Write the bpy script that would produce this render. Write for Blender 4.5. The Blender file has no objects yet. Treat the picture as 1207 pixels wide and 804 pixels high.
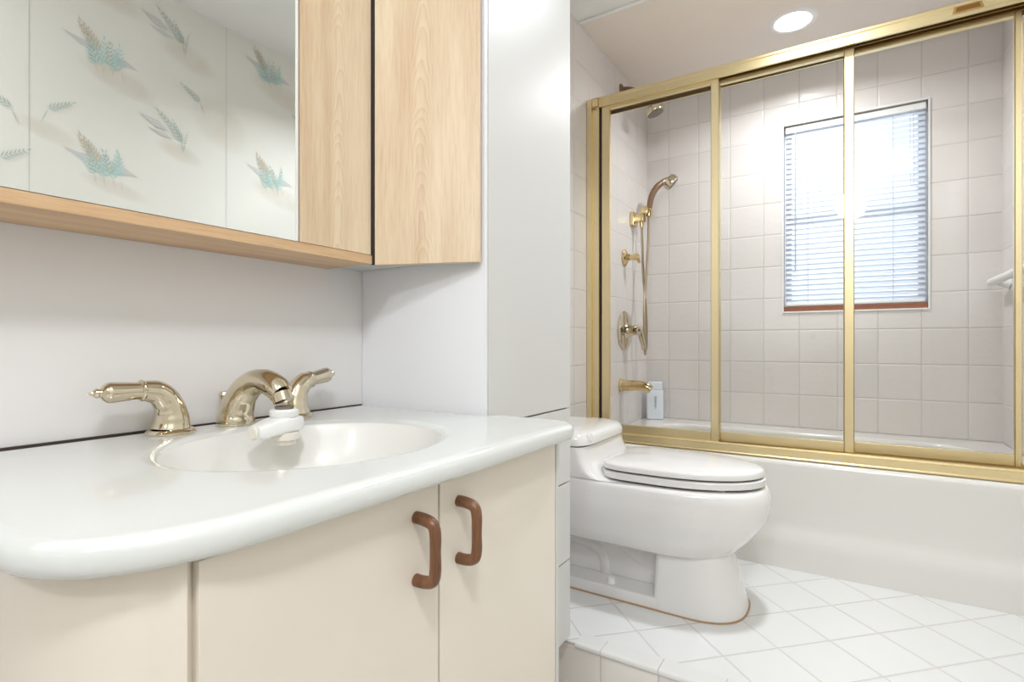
import bpy, bmesh, math, random
from mathutils import Vector, Matrix

# ------------------------------------------------------------------ scene, camera, light
S = bpy.context.scene
C = S.collection
H = 0.94                     # camera height above the main floor; coordinates below are relative to the camera
S.view_settings.view_transform = 'Standard'
S.view_settings.look = 'None'
S.view_settings.gamma = 1.0
S.view_settings.use_curve_mapping = False
S.view_settings.exposure = 0.63

YAW = math.radians(32.1)
cam_d = bpy.data.cameras.new('camera')
cam = bpy.data.objects.new('camera', cam_d)
C.objects.link(cam)
cam_d.sensor_width = 36.0
cam_d.lens = 36.0 * 629.0 / 1207.0
cam_d.shift_y = 3.0 / 1207.0
cam_d.clip_start = 0.02
cam.location = (0, 0, 0)
cam.rotation_euler = (math.pi / 2, 0, YAW - math.pi / 2)
S.camera = cam

world = bpy.data.worlds.new('daylight')
S.world = world
world.use_nodes = True
bg = world.node_tree.nodes['Background']
bg.inputs['Color'].default_value = (0.80, 0.90, 1.0, 1)
bg.inputs['Strength'].default_value = 1.3


def area(name, loc, direction, size, power, color, size_y=None, shape='DISK', spread=180):
    d = bpy.data.lights.new(name, 'AREA')
    d.energy = power
    d.color = color
    d.spread = math.radians(spread)
    d.shape = shape
    d.size = size
    if size_y:
        d.size_y = size_y
    o = bpy.data.objects.new(name, d)
    C.objects.link(o)
    o.location = loc
    o.rotation_euler = Vector(direction).to_track_quat('-Z', 'Y').to_euler()
    return o


area('added_ceiling_light', (-0.20, -0.27, 1.240), (0.10, 0.20, -1), 0.24, 8.0, (0.90, 0.95, 1.0))  # added fill for the vanity end, out of view
area('added_platform_light', (1.72, 0.12, 1.318), (-0.05, -0.1, -1), 0.15, 6.0, (0.90, 0.95, 1.0), spread=128)  # added fill over the toilet platform, out of view
area('added_sconce_light', (-1.165, -0.03, 1.20), (1, 0.05, -0.22), 0.22, 5.2, (0.90, 0.95, 1.0))  # added fill from behind the camera, brightens surfaces facing it
area('recessed_lamp_light', (2.50, 0.19, 1.315), (0, 0, -1), 0.13, 6.8, (0.95, 0.97, 1.0), spread=160)
area('window_daylight', (3.40, -0.02, 0.85), (-1, 0, -0.15), 0.9, 2.5, (0.86, 0.93, 1.0), 1.2, 'RECTANGLE')


# ------------------------------------------------------------------ materials
def lin(c):
    r = []
    for v in c:
        v /= 255.0
        r.append(v / 12.92 if v <= 0.04045 else ((v + 0.055) / 1.055) ** 2.4)
    return (r[0], r[1], r[2], 1.0)


class NT:
    def __init__(self, name):
        self.m = bpy.data.materials.new(name)
        self.m.use_nodes = True
        self.t = self.m.node_tree
        self.b = self.t.nodes['Principled BSDF']
        self.out = self.t.nodes['Material Output']

    def n(self, typ, **kw):
        nd = self.t.nodes.new(typ)
        for k, v in kw.items():
            setattr(nd, k, v)
        return nd

    def link(self, a, b):
        self.t.links.new(a, b)

    def val(self, sock, v):
        if hasattr(v, 'is_output'):
            self.link(v, sock)
        else:
            sock.default_value = v

    def math(self, op, a, b=0.0, c=0.0):
        nd = self.n('ShaderNodeMath', operation=op)
        self.val(nd.inputs[0], a)
        self.val(nd.inputs[1], b)
        self.val(nd.inputs[2], c)
        return nd.outputs[0]

    def pos(self):
        g = self.n('ShaderNodeNewGeometry')
        s = self.n('ShaderNodeSeparateXYZ')
        self.link(g.outputs['Position'], s.inputs[0])
        # heights are measured from the camera level in this script
        z = self.math('SUBTRACT', s.outputs[2], H)
        return g.outputs['Position'], s.outputs[0], s.outputs[1], z

    def noise(self, vec, scale, detail=4, rough=0.5, mscale=None):
        if mscale:
            mp = self.n('ShaderNodeMapping')
            mp.inputs['Scale'].default_value = mscale
            self.link(vec, mp.inputs['Vector'])
            vec = mp.outputs[0]
        nd = self.n('ShaderNodeTexNoise')
        nd.inputs['Scale'].default_value = scale
        nd.inputs['Detail'].default_value = detail
        nd.inputs['Roughness'].default_value = rough
        self.link(vec, nd.inputs['Vector'])
        return nd.outputs['Fac']

    def smooth(self, v, a, b, lo=0.0, hi=1.0):
        nd = self.n('ShaderNodeMapRange', interpolation_type='SMOOTHSTEP')
        self.link(v, nd.inputs['Value'])
        nd.inputs['From Min'].default_value = a
        nd.inputs['From Max'].default_value = b
        nd.inputs['To Min'].default_value = lo
        nd.inputs['To Max'].default_value = hi
        return nd.outputs[0]

    def mix(self, fac, a, b):
        nd = self.n('ShaderNodeMix', data_type='RGBA')
        self.val(nd.inputs['Factor'], fac)
        self.val(nd.inputs[6], a)
        self.val(nd.inputs[7], b)
        return nd.outputs[2]

    def bump(self, height, strength, dist=0.002):
        nd = self.n('ShaderNodeBump')
        nd.inputs['Strength'].default_value = strength
        nd.inputs['Distance'].default_value = dist
        self.link(height, nd.inputs['Height'])
        self.link(nd.outputs[0], self.b.inputs['Normal'])

    def base(self, c=None, rough=None, metal=None, spec=None):
        if c is not None:
            self.val(self.b.inputs['Base Color'], c)
        if rough is not None:
            self.val(self.b.inputs['Roughness'], rough)
        if metal is not None:
            self.val(self.b.inputs['Metallic'], metal)
        if spec is not None:
            self.val(self.b.inputs['Specular IOR Level'], spec)


def plain(name, c, rough=0.5, metal=0.0, var=0.04, nscale=6.0, bump=0.0, bscale=200.0, coat=0.0, spec=0.5):
    t = NT(name)
    p = t.pos()[0]
    c0 = lin(c)
    c1 = tuple([v * (1 - var) for v in c0[:3]] + [1])
    t.base(t.mix(t.noise(p, nscale), c0, c1), rough, metal, spec)
    if bump:
        t.bump(t.noise(p, bscale, 2), bump, 0.001)
    if coat:
        t.b.inputs['Coat Weight'].default_value = coat
        t.b.inputs['Coat Roughness'].default_value = 0.05
    return t.m


def tile(name, axes, org, pitch, col, gcol, rough=0.25, gw=0.0028, lump=0.5, diag=False, var=0.03, cushion=0.012):
    """Square glazed tiles laid in the plane of two world axes."""
    t = NT(name)
    p, x, y, z = t.pos()
    ax = {'x': x, 'y': y, 'z': z}
    if diag:
        r = 1 / math.sqrt(2)
        u = t.math('MULTIPLY', t.math('SUBTRACT', x, y), r)
        v = t.math('MULTIPLY', t.math('ADD', x, y), r)
    else:
        u, v = ax[axes[0]], ax[axes[1]]
    ds = []
    ids = []
    for w, o in ((u, org[0]), (v, org[1])):
        q = t.math('DIVIDE', t.math('SUBTRACT', w, o), pitch)
        f = t.math('FRACT', q)
        ids.append(t.math('FLOOR', q))
        ds.append(t.math('MULTIPLY', t.math('MINIMUM', f, t.math('SUBTRACT', 1.0, f)), pitch))
    d = t.math('MINIMUM', ds[0], ds[1])
    g = t.smooth(d, gw * 0.4, gw, 1.0, 0.0)
    cmb = t.n('ShaderNodeCombineXYZ')
    t.link(ids[0], cmb.inputs[0])
    t.link(ids[1], cmb.inputs[1])
    wn = t.n('ShaderNodeTexWhiteNoise')
    t.link(cmb.outputs[0], wn.inputs['Vector'])
    c0 = lin(col)
    c1 = tuple([k * (1 - 2 * var) for k in c0[:3]] + [1])
    body = t.mix(wn.outputs['Value'], c0, c1)
    body = t.mix(t.smooth(t.noise(p, 14.0), 0.3, 0.8, 0.0, 0.25), body, c1)
    t.base(t.mix(g, body, lin(gcol)), t.smooth(g, 0.0, 1.0, rough, 0.8))
    edge = t.smooth(d, 0.0, cushion, 0.0, 1.0)
    h = t.math('ADD', edge, t.math('MULTIPLY', t.noise(p, 38.0, 3), lump))
    t.bump(h, 0.5, 0.0022)
    return t.m


def wood(name, light, dark, axis='z', scale=1.0, rough=0.42, contrast=1.0, flame=None):
    t = NT(name)
    p, px, py, pz = t.pos()
    s = {'z': (1, 1, 0.06), 'x': (0.06, 1, 1), 'y': (1, 0.06, 1)}[axis]
    mp = t.n('ShaderNodeMapping')
    mp.inputs['Scale'].default_value = s
    t.link(p, mp.inputs['Vector'])
    wv = t.n('ShaderNodeTexWave', wave_type='BANDS', bands_direction='DIAGONAL')
    wv.inputs['Scale'].default_value = 9.0 * scale
    wv.inputs['Distortion'].default_value = 9.0
    wv.inputs['Detail'].default_value = 2.0
    wv.inputs['Detail Scale'].default_value = 1.1
    t.link(mp.outputs[0], wv.inputs['Vector'])
    fine = t.noise(mp.outputs[0], 260.0 * scale, 3, 0.6)
    broad = t.noise(mp.outputs[0], 14.0 * scale, 2, 0.5)
    f = t.math('ADD', t.math('MULTIPLY', wv.outputs['Fac'], 0.30 * contrast),
               t.math('ADD', t.math('MULTIPLY', t.smooth(fine, 0.35, 0.75), 0.35 * contrast),
                      t.math('MULTIPLY', t.smooth(broad, 0.3, 0.7), 0.4 * contrast)))
    if flame:
        # flame figure of a flat-sawn board, centred on the door
        ax, c0, k = flame
        du = t.math('SUBTRACT', px if ax == 'x' else py, c0)
        wob = t.math('MULTIPLY', t.math('SUBTRACT', t.noise(p, 9.0, 2), 0.5), 0.22)
        du = t.math('ADD', du, t.math('MULTIPLY', t.math('SUBTRACT', t.noise(p, 5.0, 1), 0.5), 0.02))
        ph = t.math('ADD', t.math('ADD', pz, t.math('MULTIPLY', t.math('MULTIPLY', du, du), k)), wob)
        arch = t.math('FRACT', t.math('DIVIDE', ph, 0.042))
        arch = t.math('POWER', arch, 2.0)
        fade = t.smooth(t.math('ABSOLUTE', du), 0.012, 0.05, 1.0, 0.12)
        f = t.math('ADD', t.math('MULTIPLY', f, 0.75), t.math('MULTIPLY', t.math('MULTIPLY', arch, fade), 0.30))
    t.base(t.mix(f, lin(light), lin(dark)), rough)
    t.bump(fine, 0.12, 0.0006)
    return t.m


def glass_mat(name, tint=(0.975, 0.985, 0.98, 1), ior=1.36):
    t = NT(name)
    t.t.nodes.remove(t.b)
    tr = t.n('ShaderNodeBsdfTransparent')
    tr.inputs['Color'].default_value = tint
    gl = t.n('ShaderNodeBsdfGlossy')
    gl.inputs['Roughness'].default_value = 0.02
    fr = t.n('ShaderNodeFresnel')
    fr.inputs['IOR'].default_value = ior
    mx = t.n('ShaderNodeMixShader')
    t.link(fr.outputs[0], mx.inputs[0])
    t.link(tr.outputs[0], mx.inputs[1])
    t.link(gl.outputs[0], mx.inputs[2])
    t.link(mx.outputs[0], t.out.inputs['Surface'])
    return t.m


def emit(name, col, strength):
    t = NT(name)
    t.base((0.8, 0.8, 0.8, 1), 0.4)
    t.b.inputs['Emission Color'].default_value = lin(col)
    t.b.inputs['Emission Strength'].default_value = strength
    return t.m


TP = 0.1585
M = {}
M['paint'] = plain('wall_paint', (236, 233, 232), 0.55, var=0.03, bump=0.05, bscale=90)
M['ceiling'] = plain('ceiling_paint', (244, 243, 241), 0.8, var=0.04, bump=0.08, bscale=60)
M['stucco'] = plain('shower_ceiling_paint', (238, 229, 219), 0.75, var=0.07, nscale=9, bump=0.35, bscale=45)
TILE, GROUT = (229, 223, 220), (208, 201, 197)
M['tile_xz'] = tile('wall_tile_side', 'xz', (2.946 - 19 * TP, -0.410), TP, TILE, GROUT, cushion=0.006, lump=0.8)
M['tile_yz'] = tile('wall_tile_back', 'yz', (0.038, -0.410), TP, TILE, GROUT, cushion=0.006, lump=0.8)
M['tile_floor'] = tile('floor_tile', 'xy', (0.500, 1.030), 0.1585, (232, 231, 229), (196, 186, 176), 0.22, 0.0016,
                       0.25, diag=True, var=0.012, cushion=0.006)
M['tile_lower'] = tile('lower_floor_tile', 'xy', (0.5, 0.0), 0.1585, (226, 222, 217), (205, 199, 192), 0.3, lump=0.3)
M['tile_riser'] = tile('riser_tile', 'yz', (0.531, -0.79), 0.148, (250, 244, 237), (222, 214, 206), 0.3, lump=0.4)
M['porcelain'] = plain('porcelain', (238, 235, 232), 0.12, var=0.012, coat=0.5)
M['tub'] = plain('tub_enamel', (232, 228, 222), 0.16, var=0.012, coat=0.4)
M['marble'] = plain('cultured_marble', (223, 224, 221), 0.16, var=0.015, nscale=3, coat=0.4)
M['laminate'] = plain('cream_laminate', (239, 229, 215), 0.38, var=0.025, nscale=4)
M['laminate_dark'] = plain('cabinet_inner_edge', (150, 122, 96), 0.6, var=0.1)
M['white_laminate'] = plain('white_laminate', (216, 214, 211), 0.38, var=0.015)
M['column_side'] = plain('white_side_panel', (240, 240, 242), 0.35, var=0.012)
M['oak_v'] = wood('blond_oak_upright', (235, 217, 189), (202, 167, 130), 'z', flame=('x', 0.682, 260.0))
M['oak_angled'] = wood('blond_oak_angled', (235, 217, 189), (202, 167, 130), 'z', flame=('y', 0.715, 220.0))
M['oak_h'] = wood('blond_oak_lengthwise', (226, 192, 152), (190, 150, 110), 'x')
M['walnut'] = wood('brown_oak_pull', (142, 98, 66), (84, 50, 30), 'z', 2.5, 0.35, 1.2)
M['sillwood'] = wood('red_brown_sill', (176, 102, 62), (120, 62, 36), 'y', 1.5, 0.45, 1.1)
M['gold'] = plain('brushed_gold_aluminium', (241, 222, 176), 0.36, 1.0, var=0.08, nscale=12)
M['gold_dark'] = plain('darker_gold_metal', (200, 166, 108), 0.35, 1.0, var=0.1)  # darker gold metal for the dividers, end cap and plate
M['nickel'] = plain('polished_champagne_brass', (218, 207, 184), 0.10, 1.0, var=0.05)
M['brass'] = plain('polished_brass', (220, 196, 146), 0.13, 1.0, var=0.06)
M['bronze'] = plain('brown_handle_grip', (128, 98, 72), 0.35, 0.15, var=0.1)
M['hose'] = plain('shower_hose_metal', (200, 184, 160), 0.28, 0.9, var=0.1, nscale=60)
M['dark'] = plain('gap_shade_dark', (42, 36, 32), 0.6)  # dark colour standing in for shade inside narrow gaps
M['shade_grey'] = plain('grey_spray_face', (120, 112, 104), 0.45)
M['plastic'] = plain('white_plastic', (240, 240, 238), 0.3, var=0.01)
M['plastic_warm'] = plain('ivory_plastic', (232, 226, 214), 0.32, var=0.02)
M['bottle'] = plain('pale_blue_white_plastic', (234, 240, 250), 0.3, var=0.01)
M['print'] = plain('grey_bottle_print', (176, 182, 194), 0.5)
M['caulk'] = plain('tan_caulk', (186, 152, 116), 0.7, var=0.15, nscale=40)
M['glass'] = glass_mat('clear_shower_glass')
M['window_glass'] = glass_mat('window_glass', (0.97, 0.98, 0.99, 1))
M['lamp'] = emit('lamp_diffuser', (255, 250, 240), 3.0)
M['door'] = plain('white_door_paint', (226, 222, 214), 0.45)


def mirror_mat():
    t = NT('silvered_mirror')
    t.base((0.90, 0.915, 0.895, 1), 0.015, 1.0)
    return t.m


M['mirror'] = mirror_mat()


def slat_mat():
    t = NT('white_blind_slat')
    t.base(lin((238, 241, 246)), 0.4)
    tr = t.n('ShaderNodeBsdfTranslucent')
    tr.inputs['Color'].default_value = lin((240, 244, 252))
    mx = t.n('ShaderNodeMixShader')
    mx.inputs[0].default_value = 0.48
    t.link(t.b.outputs[0], mx.inputs[1])
    t.link(tr.outputs[0], mx.inputs[2])
    t.link(mx.outputs[0], t.out.inputs['Surface'])
    return t.m


M['slat'] = slat_mat()

SMUDGE = [  # soft tan ground printed under each spray
    (0.88, 0.955, 0.14, 0.055), (0.87, 0.56, 0.12, 0.035), (1.12, 1.145, 0.13, 0.06), (1.09, 0.755, 0.10, 0.045),
          (1.53, 1.16, 0.17, 0.07), (1.53, 0.68, 0.17, 0.06), (0.68, 0.70, 0.10, 0.04), (0.40, 0.66, 0.10, 0.04),
          (1.25, 0.92, 0.14, 0.12), (0.80, 1.26, 0.2, 0.06), (0.22, 0.95, 0.17, 0.05), (0.22, 0.55, 0.17, 0.05)]


def wallpaper_mat():
    t = NT('printed_wallpaper')
    p, x, y, z = t.pos()
    acc = None
    for cx, cz, rx, rz in SMUDGE:
        dx = t.math('DIVIDE', t.math('SUBTRACT', x, cx), rx)
        dz = t.math('DIVIDE', t.math('ADD', t.math('SUBTRACT', z, cz),
                                     t.math('MULTIPLY', t.math('SUBTRACT', x, cx), 0.22)), rz)
        r2 = t.math('ADD', t.math('MULTIPLY', dx, dx), t.math('MULTIPLY', dz, dz))
        m = t.smooth(r2, 0.0, 1.0, 0.42, 0.0)
        acc = m if acc is None else t.math('MAXIMUM', acc, m)
    weave = t.noise(p, 500.0, 2, 0.5, (1, 1, 0.15))
    c = t.mix(t.math('MULTIPLY', weave, 0.25), lin((240, 238, 231)), lin((222, 221, 214)))
    t.base(t.mix(t.math('MULTIPLY', acc, t.smooth(t.noise(p, 12.0), 0.2, 0.7, 0.5, 1.0)), c, lin((206, 194, 174))), 0.7)
    t.bump(weave, 0.1, 0.0006)
    return t.m


M['wallpaper'] = wallpaper_mat()
M['print_tan'] = plain('tan_leaf_print', (214, 203, 184), 0.7)
M['print_teal'] = plain('teal_leaf_print', (180, 220, 218), 0.7)
M['print_green'] = plain('grey_green_leaf_print', (176, 194, 187), 0.7)
M['print_grey'] = plain('pale_grey_leaf_print', (214, 215, 212), 0.7)


# ------------------------------------------------------------------ mesh helpers
def box(bm, x0, x1, y0, y1, z0, z1, bev=0.0, seg=2, mi=0):
    vs = [bm.verts.new(Vector((x, y, z))) for x in (x0, x1) for y in (y0, y1) for z in (z0, z1)]
    idx = [(0, 1, 3, 2), (4, 6, 7, 5), (0, 4, 5, 1), (2, 3, 7, 6), (0, 2, 6, 4), (1, 5, 7, 3)]
    fs = [bm.faces.new([vs[i] for i in q]) for q in idx]
    for f in fs:
        f.material_index = mi
    if bev:
        es = list({e for f in fs for e in f.edges})
        bmesh.ops.bevel(bm, geom=es, offset=bev, segments=seg, profile=0.5, affect='EDGES')


def rings(bm, rs, cap0=True, cap1=True, closed=True, mi=0):
    """Loft a list of rings (each a list of points of equal number)."""
    vr = [[bm.verts.new(Vector(p)) for p in r] for r in rs]
    n = len(rs[0])
    for a, b in zip(vr[:-1], vr[1:]):
        for i in range(n if closed else n - 1):
            j = (i + 1) % n
            f = bm.faces.new((a[i], a[j], b[j], b[i]))
            f.material_index = mi
    if cap0:
        bm.faces.new(list(reversed(vr[0]))).material_index = mi
    if cap1:
        bm.faces.new(vr[-1]).material_index = mi
    return vr


def frame_for(d, up=None):
    d = d.normalized()
    a = Vector((0, 0, 1)) if abs(d.z) < 0.9 else Vector((1, 0, 0))
    if up is not None:
        a = Vector(up)
    u = a.cross(d).normalized()
    return u, d.cross(u).normalized()


def catmull(pts, sub):
    P = [Vector(p) for p in pts]
    out = []
    for i in range(len(P) - 1):
        p0 = P[max(i - 1, 0)]; p1 = P[i]; p2 = P[i + 1]; p3 = P[min(i + 2, len(P) - 1)]
        for k in range(sub):
            s = k / sub
            out.append(0.5 * ((2 * p1) + (p2 - p0) * s + (2 * p0 - 5 * p1 + 4 * p2 - p3) * s * s
                              + (3 * p1 - p0 - 3 * p2 + p3) * s ** 3))
    out.append(P[-1])
    return out


def tube(bm, pts, rad, n=14, sub=6, flat=1.0, cap=True, up=None, mi=0):
    """Swept round tube; rad = one radius or a radius per control point; flat squashes one axis."""
    if not isinstance(rad, (list, tuple)):
        rad = [rad] * len(pts)
    q = catmull([tuple(p) + (0,) if False else p for p in pts], sub)
    rr = []
    for i in range(len(rad) - 1):
        for k in range(sub):
            s = k / sub
            s = s * s * (3 - 2 * s)
            rr.append(rad[i] * (1 - s) + rad[i + 1] * s)
    rr.append(rad[-1])
    rs = []
    u = None
    for i, p in enumerate(q):
        d = (q[min(i + 1, len(q) - 1)] - q[max(i - 1, 0)]).normalized()
        if u is None:
            u, v = frame_for(d, up)
        else:
            u = (u - d * u.dot(d)).normalized()
            v = d.cross(u).normalized()
        rs.append([p + u * (math.cos(2 * math.pi * k / n) * rr[i]) + v * (math.sin(2 * math.pi * k / n) * rr[i] * flat)
                   for k in range(n)])
    rings(bm, rs, cap, cap, mi=mi)


def lathe(bm, prof, o, axis=(0, 0, 1), n=28, mi=0):
    """prof: (radius, distance along the axis)."""
    o = Vector(o); a = Vector(axis).normalized()
    u, v = frame_for(a)
    rs = []
    for r, h in prof:
        r = max(r, 1e-5)
        rs.append([o + a * h + u * (math.cos(2 * math.pi * k / n) * r) + v * (math.sin(2 * math.pi * k / n) * r)
                   for k in range(n)])
    rings(bm, rs, True, True, mi=mi)


def prism(bm, poly, z0, z1, axis='z', bev=0.0, seg=2):
    """Extrude a polygon; axis z: poly (x,y); axis y: poly (x,z); axis x: poly (y,z)."""
    def P(a, b, h):
        return {'z': (a, b, h), 'y': (a, h, b), 'x': (h, a, b)}[axis]
    r0 = [P(a, b, z0) for a, b in poly]
    r1 = [P(a, b, z1) for a, b in poly]
    vr = rings(bm, [r0, r1])
    if bev:
        fs = {f for r in vr for v in r for f in v.link_faces}
        es = list({e for f in fs for e in f.edges})
        bmesh.ops.bevel(bm, geom=es, offset=bev, segments=seg, profile=0.5, affect='EDGES')


def obj(name, bm, mats, parent=None, smooth=True, angle=35, subsurf=0):
    bmesh.ops.recalc_face_normals(bm, faces=bm.faces[:])
    me = bpy.data.meshes.new(name)
    if parent is not None:
        root = parent
        while root.parent:
            root = root.parent
        off = root.location.copy()
        if parent.parent or parent.type == 'MESH':
            pass
    else:
        xs = [v.co for v in bm.verts]
        off = Vector(((min(c.x for c in xs) + max(c.x for c in xs)) / 2,
                      (min(c.y for c in xs) + max(c.y for c in xs)) / 2, min(c.z for c in xs)))
    for v in bm.verts:
        v.co -= off
    bm.to_mesh(me)
    bm.free()
    if not isinstance(mats, (list, tuple)):
        mats = [mats]
    for m in mats:
        me.materials.append(m)
    if smooth:
        me.polygons.foreach_set('use_smooth', [True] * len(me.polygons))
        me.set_sharp_from_angle(angle=math.radians(angle))
    o = bpy.data.objects.new(name, me)
    C.objects.link(o)
    if parent is not None:
        o.parent = parent
    else:
        o.location = off
    if smooth:
        wn = o.modifiers.new('weighted_normal', 'WEIGHTED_NORMAL')
        wn.keep_sharp = True
        wn.weight = 80
    if subsurf:
        md = o.modifiers.new('subdivision', 'SUBSURF')
        md.levels = md.render_levels = subsurf
    return o


def tag(o, label, cat, group=None):
    o['label'] = label
    o['category'] = cat
    if group:
        o['group'] = group
    return o


def thing(name, loc, label, cat, group=None):
    o = bpy.data.objects.new(name, None)
    C.objects.link(o)
    o.empty_display_size = 0.05
    o.location = loc
    return tag(o, label, cat, group)


def struct(name, bm, mats, parent=None, **kw):
    o = obj(name, bm, mats, parent, **kw)
    if parent is None:
        o['kind'] = 'structure'
    return o


def B():
    return bmesh.new()


def bx(*a, **k):
    bm = B()
    box(bm, *a, **k)
    return bm


# ------------------------------------------------------------------ the room shell
FZ, PZ, CZ = -0.94, -0.785, 1.345       # main floor, raised platform, ceiling
WY, RY, BX = 0.95, -0.60, 2.946         # vanity wall, opposite wall, shower back wall
X0 = -1.30
PX = 1.272                              # front edge of the platform

struct('floor', bx(X0 - .1, 3.05, RY - .1, WY + .1, FZ - .08, FZ), M['tile_lower'])
bm = B()
box(bm, PX, 3.0, RY, WY, FZ, PZ)
for f in bm.faces:
    f.normal_update()
    f.material_index = 0 if abs(f.normal.z) > 0.5 else 1
struct('floor_platform', bm, [M['tile_floor'], M['tile_riser']])
# bullnose nosing tiles along the platform edge
bm = B()
y = 0.602
while y > RY + 0.01:
    y2 = 0.531 if y > .6 else max(y - 0.148, RY)
    prof = [(PX + 0.05, PZ + 0.0005), (PX + 0.05, PZ + 0.004), (PX + 0.004, PZ + 0.004)]
    for k in range(5):
        a = math.pi / 2 + k * math.pi / 8
        prof.append((PX + 0.004 + 0.010 * math.cos(a), PZ - 0.006 + 0.010 * math.sin(a)))
    prof += [(PX - 0.004, PZ - 0.010), (PX + 0.0, PZ - 0.012)]
    r0 = [(a, y - 0.0006, b) for a, b in prof]
    r1 = [(a, y2 + 0.0006, b) for a, b in prof]
    rings(bm, [r0, r1])
    y = y2
struct('trim_1', bm, plain('nosing_tile', (230, 228, 225), 0.22, var=0.02))

struct('wall_left', bx(X0 - .1, 1.255, WY, WY + .1, FZ, CZ + .05), M['paint'])
struct('wall_left_tiled', bx(1.255, 3.05, WY, WY + .1, FZ, CZ + .05), M['tile_xz'])
struct('wall_back', bx(X0 - .1, X0, RY - .1, WY + .1, FZ, CZ + .05), M['paint'])
struct('wall_right_tiled', bx(2.12, 3.05, RY - .1, -0.546, FZ, CZ + .05), M['tile_xz'])
struct('ceiling', bx(X0 - .1, 2.045, RY - .1, WY + .1, CZ, CZ + .08), M['ceiling'])
struct('ceiling_shower', bx(2.045, 3.05, RY - .1, WY + .1, CZ - .004, CZ + .08), M['stucco'])
struct('trim_2', bx(2.034, 2.047, -0.60, 0.949, CZ - .009, CZ, bev=0.003), M['ceiling'])

# shower back wall with its window opening
WY0, WY1, WZ0, WZ1 = -0.302, 0.263, 0.157, 1.070
bm = B()
box(bm, BX, 3.05, RY - .1, WY0, FZ, CZ + .05)
box(bm, BX, 3.05, WY1, WY + .1, FZ, CZ + .05)
box(bm, BX, 3.05, WY0, WY1, FZ, WZ0)
box(bm, BX, 3.05, WY0, WY1, WZ1, CZ + .05)
struct('wall_front', bm, M['tile_yz'])

# wallpapered wall opposite the vanity, seen in the mirror
rng = random.Random(4)
bm = B()
box(bm, X0, 2.12, RY - .1, RY, FZ, CZ + .05)
PYL = RY + 0.0006


NLEAF = [0]


def leaf(x, z, ang, L, w, mi, bend=0.0):
    NLEAF[0] += 1
    a = Vector((math.cos(ang), 0, math.sin(ang)))
    nrm = Vector((-a.z, 0, a.x))
    o = Vector((x, PYL + NLEAF[0] * 1.5e-6, z))
    pts = [o, o + a * L * .4 + nrm * (w * .5 + bend), o + a * L, o + a * L * .4 - nrm * (w * .5 - bend)]
    f = bm.faces.new([bm.verts.new(p) for p in pts])
    f.material_index = mi


def frond(x, z, ang, L, n, lw, mi, spread=0.75, curl=0.0, ll=0.35):
    px, pz, a = x, z, ang
    for k in range(n):
        s = k / n
        leaf(px, pz, a, L / n * 1.25, L * 0.012, mi)
        for sg in (-1, 1):
            leaf(px, pz, a + sg * spread, L * ll * (1 - 0.6 * s), lw, mi)
        px += math.cos(a) * L / n
        pz += math.sin(a) * L / n
        a += curl
    leaf(px, pz, a, L * ll * 0.6, lw, mi)


def motif_a(x, z, s=1.0):
    for dx, dz, an, L in ((-.02, -.005, 2.78, .11), (-.015, .005, 2.95, .10), (.05, .0, -0.25, .085), (.045, -.012, -0.1, .07)):
        leaf(x + dx * s, z + dz * s, an, L * s, .026 * s, 4)
    frond(x - .01 * s, z + .0 * s, 2.25, .10 * s, 6, .0055 * s, 1, .6, -.05, .45)
    frond(x - .005 * s, z + .005 * s, 1.95, .085 * s, 6, .0055 * s, 1, .6, .05, .42)
    frond(x - .025 * s, z + .035 * s, 2.5, .06 * s, 5, .005 * s, 1, .6, -.08, .45)
    for k in range(9):
        frond(x + (-.02 + .0105 * k) * s, z + (-.05 + .004 * (k % 3) + rng.uniform(-.012, .012)) * s, 2.15 - .09 * k,
              (.070 + .022 * ((k * 2) % 3) / 2) * s, 5, .0045 * s, 3 if k % 4 == 1 else 2, .65, rng.uniform(-.1, .1), .40)
    for k in range(4):
        leaf(x + (-.02 + .03 * k) * s, z - .045 * s, -1.45 + rng.uniform(-.2, .3), .045 * s, .0025 * s, 1)


def motif_b(x, z, s=1.0):
    leaf(x - .03 * s, z + .0 * s, 2.8, .13 * s, .034 * s, 4)
    leaf(x - .01 * s, z - .03 * s, 2.95, .11 * s, .022 * s, 4)
    frond(x + .035 * s, z - .035 * s, 2.25, .15 * s, 8, .0045 * s, 3, .55, .02, .33)
    frond(x + .03 * s, z - .03 * s, 1.9, .09 * s, 6, .0035 * s, 3, .5, .03, .33)
    frond(x + .045 * s, z - .04 * s, 1.45, .06 * s, 4, .003 * s, 3, .5, -.05, .3)
    leaf(x + .03 * s, z - .03 * s, -1.45, .06 * s, .003 * s, 3)
    leaf(x + .045 * s, z - .035 * s, -1.7, .055 * s, .003 * s, 3)


def motif_c(x, z, s=1.0, flip=1):
    frond(x, z, math.pi / 2 - flip * 1.0, .075 * s, 6, .0035 * s, 3, .6, 0, .38)
    leaf(x, z, -math.pi / 2 - flip * .35, .06 * s, .0028 * s, 3)


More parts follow.
